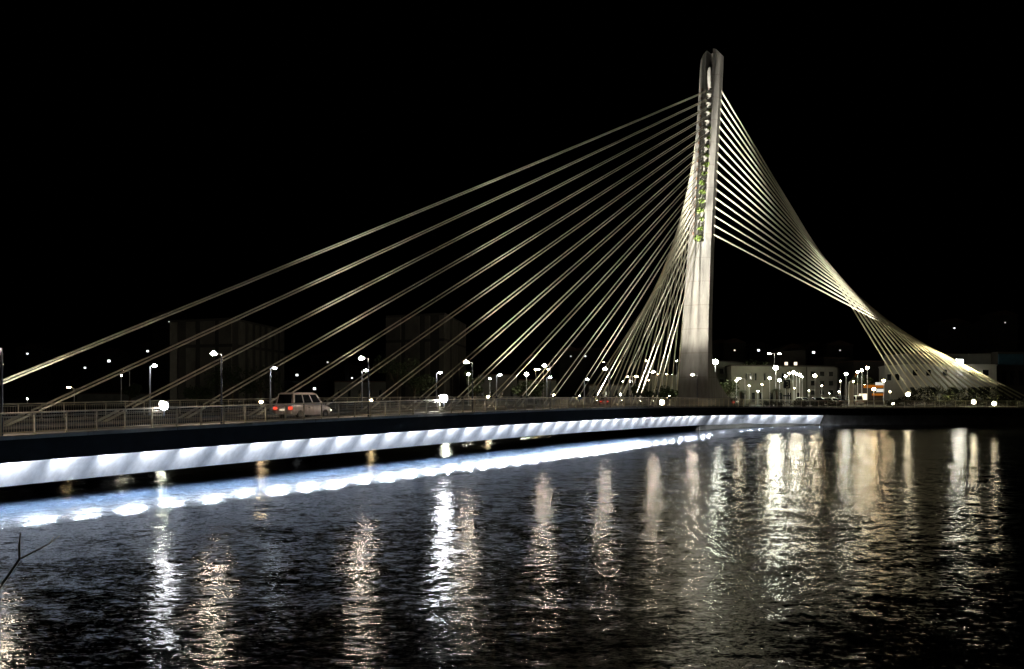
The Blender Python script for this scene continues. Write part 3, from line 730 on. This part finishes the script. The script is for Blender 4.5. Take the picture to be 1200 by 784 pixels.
# hillside houses with lit windows
HOUSES = [(32, 414.5, 'w', 'far left, lit left of its neighbour'), (47, 415.5, 'w', 'far left, lit right of its neighbour'), (3, 427, 'y', 'left edge beside the first lamp post'), (99.5, 431, 'w', 'left, with a large square white window'), (115, 421.5, 'd', 'left, with a faint window'), (127.5, 423, 'w', 'left, with a bright window over the second stay pair'),
          (173, 411.5, 'w', 'left, first of two small lights before the slab block'), (185, 411.5, 'w', 'left, second of two small lights before the slab block'), (198, 377, 'd', 'high on the left beside the slab block roof'), (348, 439.5, 'w', 'over the van, with a square white window'), (368.5, 455.5, 'w', 'low over the van, with a bluish window'), (405.5, 438.5, 'y', 'left of mid-span, warm light'),
          (412.5, 443, 'w', 'left of mid-span, lower light'), (384, 424.5, 'd', 'between stay pairs left of mid-span'), (664, 425.5, 'w', 'right of mid-span, bright light'), (669, 417.5, 'd', 'right of mid-span, small high light'), (686, 417.5, 'w', 'right of mid-span, small bluish light'), (702, 418.5, 'd', 'beside the bundle of back stays'),
          (846, 408, 'w', 'first light right of the pylon'), (852, 411, 'y', 'second light right of the pylon'), (861, 410.5, 'y', 'third light right of the pylon'), (889, 410.5, 'w', 'lone light right of the pylon'), (930, 416, 'w', 'bright pair window over the yellow windows'), (939.5, 416, 'w', 'bright single window over the yellow windows'), (949, 410.5, 'w', 'upper light of the slanting pair'), (953.5, 413, 'w', 'lower light of the slanting pair'), (959, 424, 'd', 'faint greenish light above the lone lamp'), (984.5, 410.5, 'd', 'lone faint light above the pale pillar'),
          (1118.5, 384.5, 'w', 'upper of two bright lights over the white building'), (1119.5, 396, 'w', 'lower of two bright lights over the white building'), (1160.5, 385.5, 'y', 'orange light at the upper right'), (1185.5, 383.5, 'd', 'faint bluish light at the right edge'), (1178, 378, 'd', 'faintest light at the upper right')]
for j, (x, y, k, lab) in enumerate(HOUSES):
    Y = 300 + (j * 37) % 90
    p = PX(x, y, Y)
    while hill_z(p.x, p.y) > p.z - 2.2 and Y > 240: Y -= 6; p = PX(x, y, Y)
    base = min(hill_z(p.x, p.y), p.z - 2.5) - .3
    wd = 7 + (j * 13) % 5; top = p.z + 1.6 + (j % 3) * .4
    t = thing('hillside_house', 'dark hillside house, ' + lab, 'house', (p.x, p.y, base), 0, 'lit houses on the far hillside')
    hh = top - base
    MB().box((0, 4.2, hh / 2), (wd, 8, hh)).build('wall', M['bdark'], t)
    h2 = wd / 2 + .3
    MB().loft([[Vector((-h2, yy, hh)), Vector((h2, yy, hh)), Vector((0, yy, hh + 1.5))] for yy in (-.1, 8.5)]).build('roof', M['roof'], t)
    s = {'w': (.62, .5), 'y': (.6, .45), 'd': (.42, .36)}[k]; s = tuple(q * (.8 + .5 * ((j * 7) % 4) / 3) for q in s)
    wn = MB().box((0, .14, p.z - base), (s[0] + .2, .16, s[1] + .2)).build('window', M['bgrey'], t)
    MB().box((0, .06, p.z - base), (s[0], .08, s[1])).build('pane', M[{'w': 'e_winw', 'y': 'e_win', 'd': 'e_sign'}[k]], wn)

# ------------------------------------------------------------------ far bank furniture and planting
p = PX(997, 470, 194)
pil = thing('stone_pillar', 'pale square stone pillar beside the parked cars', 'pillar', (p.x, p.y, LAND))
MB().loft([[Vector((a * s, b * s, z)) for a, b in ((-1, -1), (1, -1), (1, 1), (-1, 1))] for s, z in ((.55, 0), (.5, .3), (.42, .31), (.36, 4.0))]).build('shaft', M['bwhite'], pil)
MB().ball((0, 0, 4.35), .42, 10, 6, (1, 1, .9)).build('finial', M['bwhite'], pil, True)
p = PX(922, 470, 186)
sg = thing('sign_board', 'dark upright sign board with pale curved mark on a post', 'sign', (p.x, p.y, LAND))
MB().tube([(0, 0, 0), (0, 0, 4.9)], .06, 8).build('post', M['dkpole'], sg)
MB().box((0, 0, 4.0), (1.2, .12, 1.5)).build('board', M['darkpaint'], sg)
MB().tube([(-.15, -.08, 4.5), (.25, -.08, 4.4), (.28, -.08, 4.1), (0, -.08, 4.0), (.3, -.08, 3.85), (.25, -.08, 3.5), (-.15, -.08, 3.45)], .06, 6).build('mark', M['whitepaint'], sg)
MB().box((0, 0, 1.9), (1.3, .1, .25)).build('lower_plate', M['darkpaint'], sg)
def palm(label, x, y, Y, s):
    p = PX(x, y, Y); hgt = p.z - LAND
    t = thing('palm_tree', label, 'palm tree', (p.x, p.y, LAND))
    MB().tube([(0, 0, 0), (.05, 0, hgt * .5), (0, 0, hgt)], [.28, .2, .22], 8).build('trunk', M['bark'], t, True)
    cr = MB()
    for k in range(22):
        a = k * 2.4; e = .9 - (k % 5) * .35; pts = []
        for q in range(7):
            f = q / 6; rr = s * f; pts.append(Vector((math.cos(a) * rr * math.cos(e * .4), math.sin(a) * rr, hgt + s * (.55 * e * f - .75 * f * f + .1))))
        for q in range(6):
            dv = (pts[q + 1] - pts[q]).normalized(); sd = Vector((-math.sin(a), math.cos(a), 0))
            for g in (.0, .5):
                c = pts[q].lerp(pts[q + 1], g); ln = s * .28 * (1 - abs(q - 2.5) / 5)
                for sg_ in (-1, 1):
                    tip = c + sd * sg_ * ln + dv * ln * .5 - Vector((0, 0, ln * .35)); cr.add([c, c + dv * .07, tip], [(0, 1, 2)])
    cr.build('crown', M['leaf'], t)
palm('small palm in front of the lit facade', 910, 457, 187, 1.5)
palm('low dark palm left of the lit facade', 868, 459, 188, 1.5)
def tree(label, x, Y, ytop, r, base=None, n=900):
    p = PX(x, HY, Y); b = LAND if Y < 240 else hill_z(p.x, p.y); top = zz(ytop, Y); hgt = max(3, top - b)
    t = thing('broadleaf_tree', label, 'tree', (p.x, p.y, b), 0, 'dark trees on the far bank')
    rr = random.Random(int(x * 7)); tr = MB().tube([(0, 0, 0), (.1, 0, hgt * .3), (0, .1, hgt * .75)], [.3, .2, .07], 7)
    cr = MB()
    for k in range(9):
        a = rr.uniform(0, 6.28); q = rr.uniform(.2, .75) * r; z = hgt * rr.uniform(.42, .86)
        c = Vector((math.cos(a) * q, math.sin(a) * q, z)); tr.tube([(0, 0, hgt * .32), c * .6 + Vector((0, 0, hgt * .14)), c], [.1, .06, .03], 5)
        cr.leaves(c, r * rr.uniform(.35, .55), n // 9, .32, rr, (1, 1, .8), .2)
    tr.build('trunk', M['bark'], t); cr.build('crown', M['leaf'], t)
for (x, Y, yt, r, lab) in ((272, 205, 426, 5.5, 'dark tree before the left slab block, behind the lamp post'), (305, 208, 428, 4.5, 'dark tree at the right end of the left slab block'), (465, 205, 405, 5, 'dark tree at the left foot of the second slab block'), (485, 204, 428, 4.2, 'dark tree before the middle of the second slab block'), (230, 206, 452, 3.5, 'low dark tree at the left foot of the left slab block'),
                            (556, 198, 432, 2.0, 'small tree lit white by the street lamp near the right of mid-span'), (612, 207, 446, 2.6, 'tree behind the big white globe lamp'), (628, 210, 448, 2.6, 'tree right of the big white globe lamp'), (755, 205, 452, 3.0, 'bushy tree behind the left back stays'), (783, 206, 455, 3.0, 'bushy tree close to the left edge of the pylon'), (850, 206, 440, 3.5, 'tree right of the pylon flare'), (886, 238, 424, 5, 'tree behind the left end of the lit facade'), (152, 206, 448, 2.0, 'slim tree left of the white lamp post'),
                            (1015, 215, 440, 3, 'dark tree left of the orange shop')):
    tree(lab, x, Y, yt, r)
def hedge(label, x0, x1, Y0, Y1, ytop, thick, dens, dome=False):
    a = PX(x0, HY, Y0); b = PX(x1, HY, Y1); rr = random.Random(int(x0)); h = MB(); z1 = zz(ytop, (Y0 + Y1) / 2)
    n = int(dens * (b - a).length)
    for k in range(n):
        f = (k + rr.random()) / n; c = a.lerp(b, f); hh = (z1 - LAND) * (1 if not dome else max(.25, min(1, f * 4, (1 - f) * 6)))
        c.z = LAND + hh * rr.uniform(.1, .92); c.y += rr.uniform(-thick, thick)
        h.leaves(c, .5, 16, .2, rr, (1, 1, .9), 0)
    tag(h.build('hedge', M['hedgeleaf'], None), label, 'hedge')
hedge('clipped hedge along the quay below the lone lamp', 928, 986, 182, 182, 469.5, .6, 7)
hedge('low clipped hedge under the small palm', 893, 918, 182, 182, 470.5, .6, 7)
hedge('large dark hedge mass at the foot of the right back stays', 1040, 1192, 188, 189, 453, 1.6, 12, True)
def frame_sign(label, x, ytop, Y):
    p = PX(x, 470, Y); t = thing('road_sign', label, 'sign', (p.x, p.y, LAND)); hgt = zz(ytop, Y) - LAND
    MB().tube([(0, 0, 0), (0, 0, hgt)], .045, 6).build('post', M['pole'], t)
    MB().box((0, -.06, hgt - .15), (1.3, .06, .35)).build('plate', M['bgrey'], t)
frame_sign('small grey sign on a post in front of the dark hedge', 1101, 459, 180)

# ------------------------------------------------------------------ cars
def car(label, loc, rz, paint, length=4.3, width=1.72, height=1.85, van=True, tail=True, name='parked_car', cat='car', group=None):
    t = thing(name, label, cat, loc, rz, group)
    L, W2, Hh = length, width / 2, height
    belt = .52 * Hh if van else .6 * Hh
    # (y along, half width, sill, top)
    sec = [(0, W2 * .94, .42, belt * .98), (.12, W2 * .99, .32, belt), (L * .5, W2, .26, belt), (L * .72, W2, .26, belt * .98), (L * .86, W2 * .97, .28, belt * .90), (L * .96, W2 * .90, .34, belt * .80), (L, W2 * .78, .42, belt * .66)]
    body = MB().loft([[Vector((x, y, z)) for x, z in ((-w_ * .93, s_), (-w_, s_ + .14), (-w_ * 1.0, tp - .12), (-w_ * .92, tp), (w_ * .92, tp), (w_, tp - .12), (w_, s_ + .14), (w_ * .93, s_))] for y, w_, s_, tp in sec])
    body.build('body', paint, t, True)
    y0, y1, yr0, yr1 = (.10, L * .80, .34, L * .60)
    if not van: y0, y1, yr0, yr1 = (.25, L * .74, .95, L * .56)
    rings = []
    wb_, wt = W2 * .91, W2 * .76
    cab = MB()
    lo = [Vector((-wb_, y0, belt - .02)), Vector((wb_, y0, belt - .02)), Vector((wb_, y1, belt - .04)), Vector((-wb_, y1, belt - .04))]
    md = [Vector((-wt * 1.03, yr0 - .04, Hh - .10)), Vector((wt * 1.03, yr0 - .04, Hh - .10)), Vector((wt * 1.03, yr1 + .12, Hh - .10)), Vector((-wt * 1.03, yr1 + .12, Hh - .10))]
    hi = [Vector((-wt * .86, yr0 + .1, Hh)), Vector((wt * .86, yr0 + .1, Hh)), Vector((wt * .86, yr1 - .12, Hh - .01)), Vector((-wt * .86, yr1 - .12, Hh - .01))]
    cab.loft([lo, md, hi]); cab.build('cabin', paint, t, True)
    def quad(name, pts, m, out):
        o = Vector(out) * .012; mb = MB().loft([[p + o for p in pts], [p - o for p in pts]]); return mb.build(name, m, t)
    def bil(A, B, Cc, Dd, u0, u1, v0, v1):
        f = lambda u, v: A.lerp(B, u).lerp(Dd.lerp(Cc, u), v); return [f(u0, v0), f(u1, v0), f(u1, v1), f(u0, v1)]
    quad('rear_window', bil(lo[0], lo[1], md[1], md[0], .08, .92, .12, .95), M['glass'], (0, -1, .2))
    quad('windscreen', bil(lo[3], lo[2], md[2], md[3], .06, .94, .06, .95), M['glass'], (0, 1, .6))
    for s in (-1, 1):
        A, B, c_, d_ = (lo[1], lo[2], md[2], md[1]) if s > 0 else (lo[0], lo[3], md[3], md[0])
        for u0, u1 in ((.07, .34), (.38, .64), (.68, .93)):
            quad('side_window', bil(A, B, c_, d_, u0, u1, .12, .92), M['glass'], (s, 0, .15))
        MB().box((s * (W2 + .09), y1 - .35, belt + .05), (.2, .1, .14)).build('mirror', paint, t)
        MB().box((s * (W2 + .004), L * .40, belt - .18), (.025, .16, .04)).build('handle', M['chrome'], t)
        MB().box((s * W2 * .80, -.03, belt * .80), (W2 * .34, .1, .20)).build('tail_light', M['e_tail' if tail else 'redpaint'], t)
        MB().box((s * W2 * .62, L - .07, belt * .58), (W2 * .36, .16, .14)).build('head_light', M['e_head' if tail else 'chrome'], t)
        for yy in (L * .19, L * .81):
            wh = MB()
            wh.tube([(s * (W2 - .20), yy, .32), (s * (W2 - .19), yy, .32), (s * (W2 + .0), yy, .32), (s * (W2 + .012), yy, .32)], [.29, .32, .32, .29], 18)
            w_ = wh.build('wheel', M['black'], t, True)
            MB().tube([(s * (W2 - .05), yy, .32), (s * (W2 + .018), yy, .32)], [.21, .19], 12).build('rim', M['chrome'], w_, True)
    MB().box((0, -.05, .48), (width * .93, .16, .24)).build('bumper', paint, t)
    MB().box((0, L + .0, .46), (width * .78, .14, .22)).build('bumper', M['black'], t)
    MB().box((0, -.04, belt * .66), (.52, .05, .12)).build('number_plate', M['e_plate' if tail else 'whitepaint'], t)
    return t
rzD = math.atan2(D2.y, D2.x) - math.pi / 2
car('silver van driving away over the bridge with red tail lights glowing', BR(23.4, 5.0) + Vector((0, 0, .064)), rzD, M['silver'], 4.5, 1.78, 1.9, True, True, 'driving_van', 'van')
p = PX(708, 470, 196)
car('small red car on the far bank behind the left back stays', (p.x, p.y, LAND + .02), .15, M['redpaint'], 3.6, 1.7, 1.55, False, True, 'red_car')
p = PX(855, 472, 184)
car('dark car with glowing tail lights beside the pylon flare', (p.x, p.y, LAND + .02), -.5, M['darkpaint'], 4.2, 1.75, 1.5, False, True, 'stopped_car')
for j, (x, m, v, lab) in enumerate(((962, 'darkpaint', False, 'dark parked car at the left end of the quay row'), (972, 'silver', False, 'silver parked car left of the white one in the quay row'), (981, 'whitepaint', False, 'white parked hatchback in the middle of the quay row'), (990, 'darkpaint', True, 'dark parked van beside the pale pillar'), (1008, 'whitepaint', True, 'white parked van in front of the orange shop'), (946, 'whitepaint', False, 'white parked car in front of the lit facade corner'))):
    p = PX(x, 470, 196 if x != 946 else 206)
    car(lab, (p.x, p.y, LAND + .014), .2 + .1 * (j % 3), M[m], 4.2, 1.75, 1.9 if v else 1.48, v, False, 'parked_car', 'car', 'cars parked along the quay')

# ------------------------------------------------------------------ near twig at the left edge
tw = MB(); Yt = 3.2
def tp(x, y, dy=0): return PX(x, y, Yt + dy)
tw.tube([tp(-40, 735), tp(0, 688), tp(12, 671, .02), tp(23, 655, .03)], [.0052, .0046, .004, .0036], 7)
tw.tube([tp(23, 655, .03), tp(22.5, 640, .0), tp(24, 625, -.03)], [.0034, .003, .0018], 6)
tw.tube([tp(23, 655, .03), tp(42, 645.5, .05), tp(58, 637, .06), tp(70, 628, .1)], [.003, .0026, .002, .001], 6)
tw.tube([tp(58, 637, .06), tp(63, 629, .03)], [.0016, .0008], 5)
tag(tw.build('bare_twig', M['twig'], None, True), 'thin bare forked twig close by at the lower left edge', 'twig')
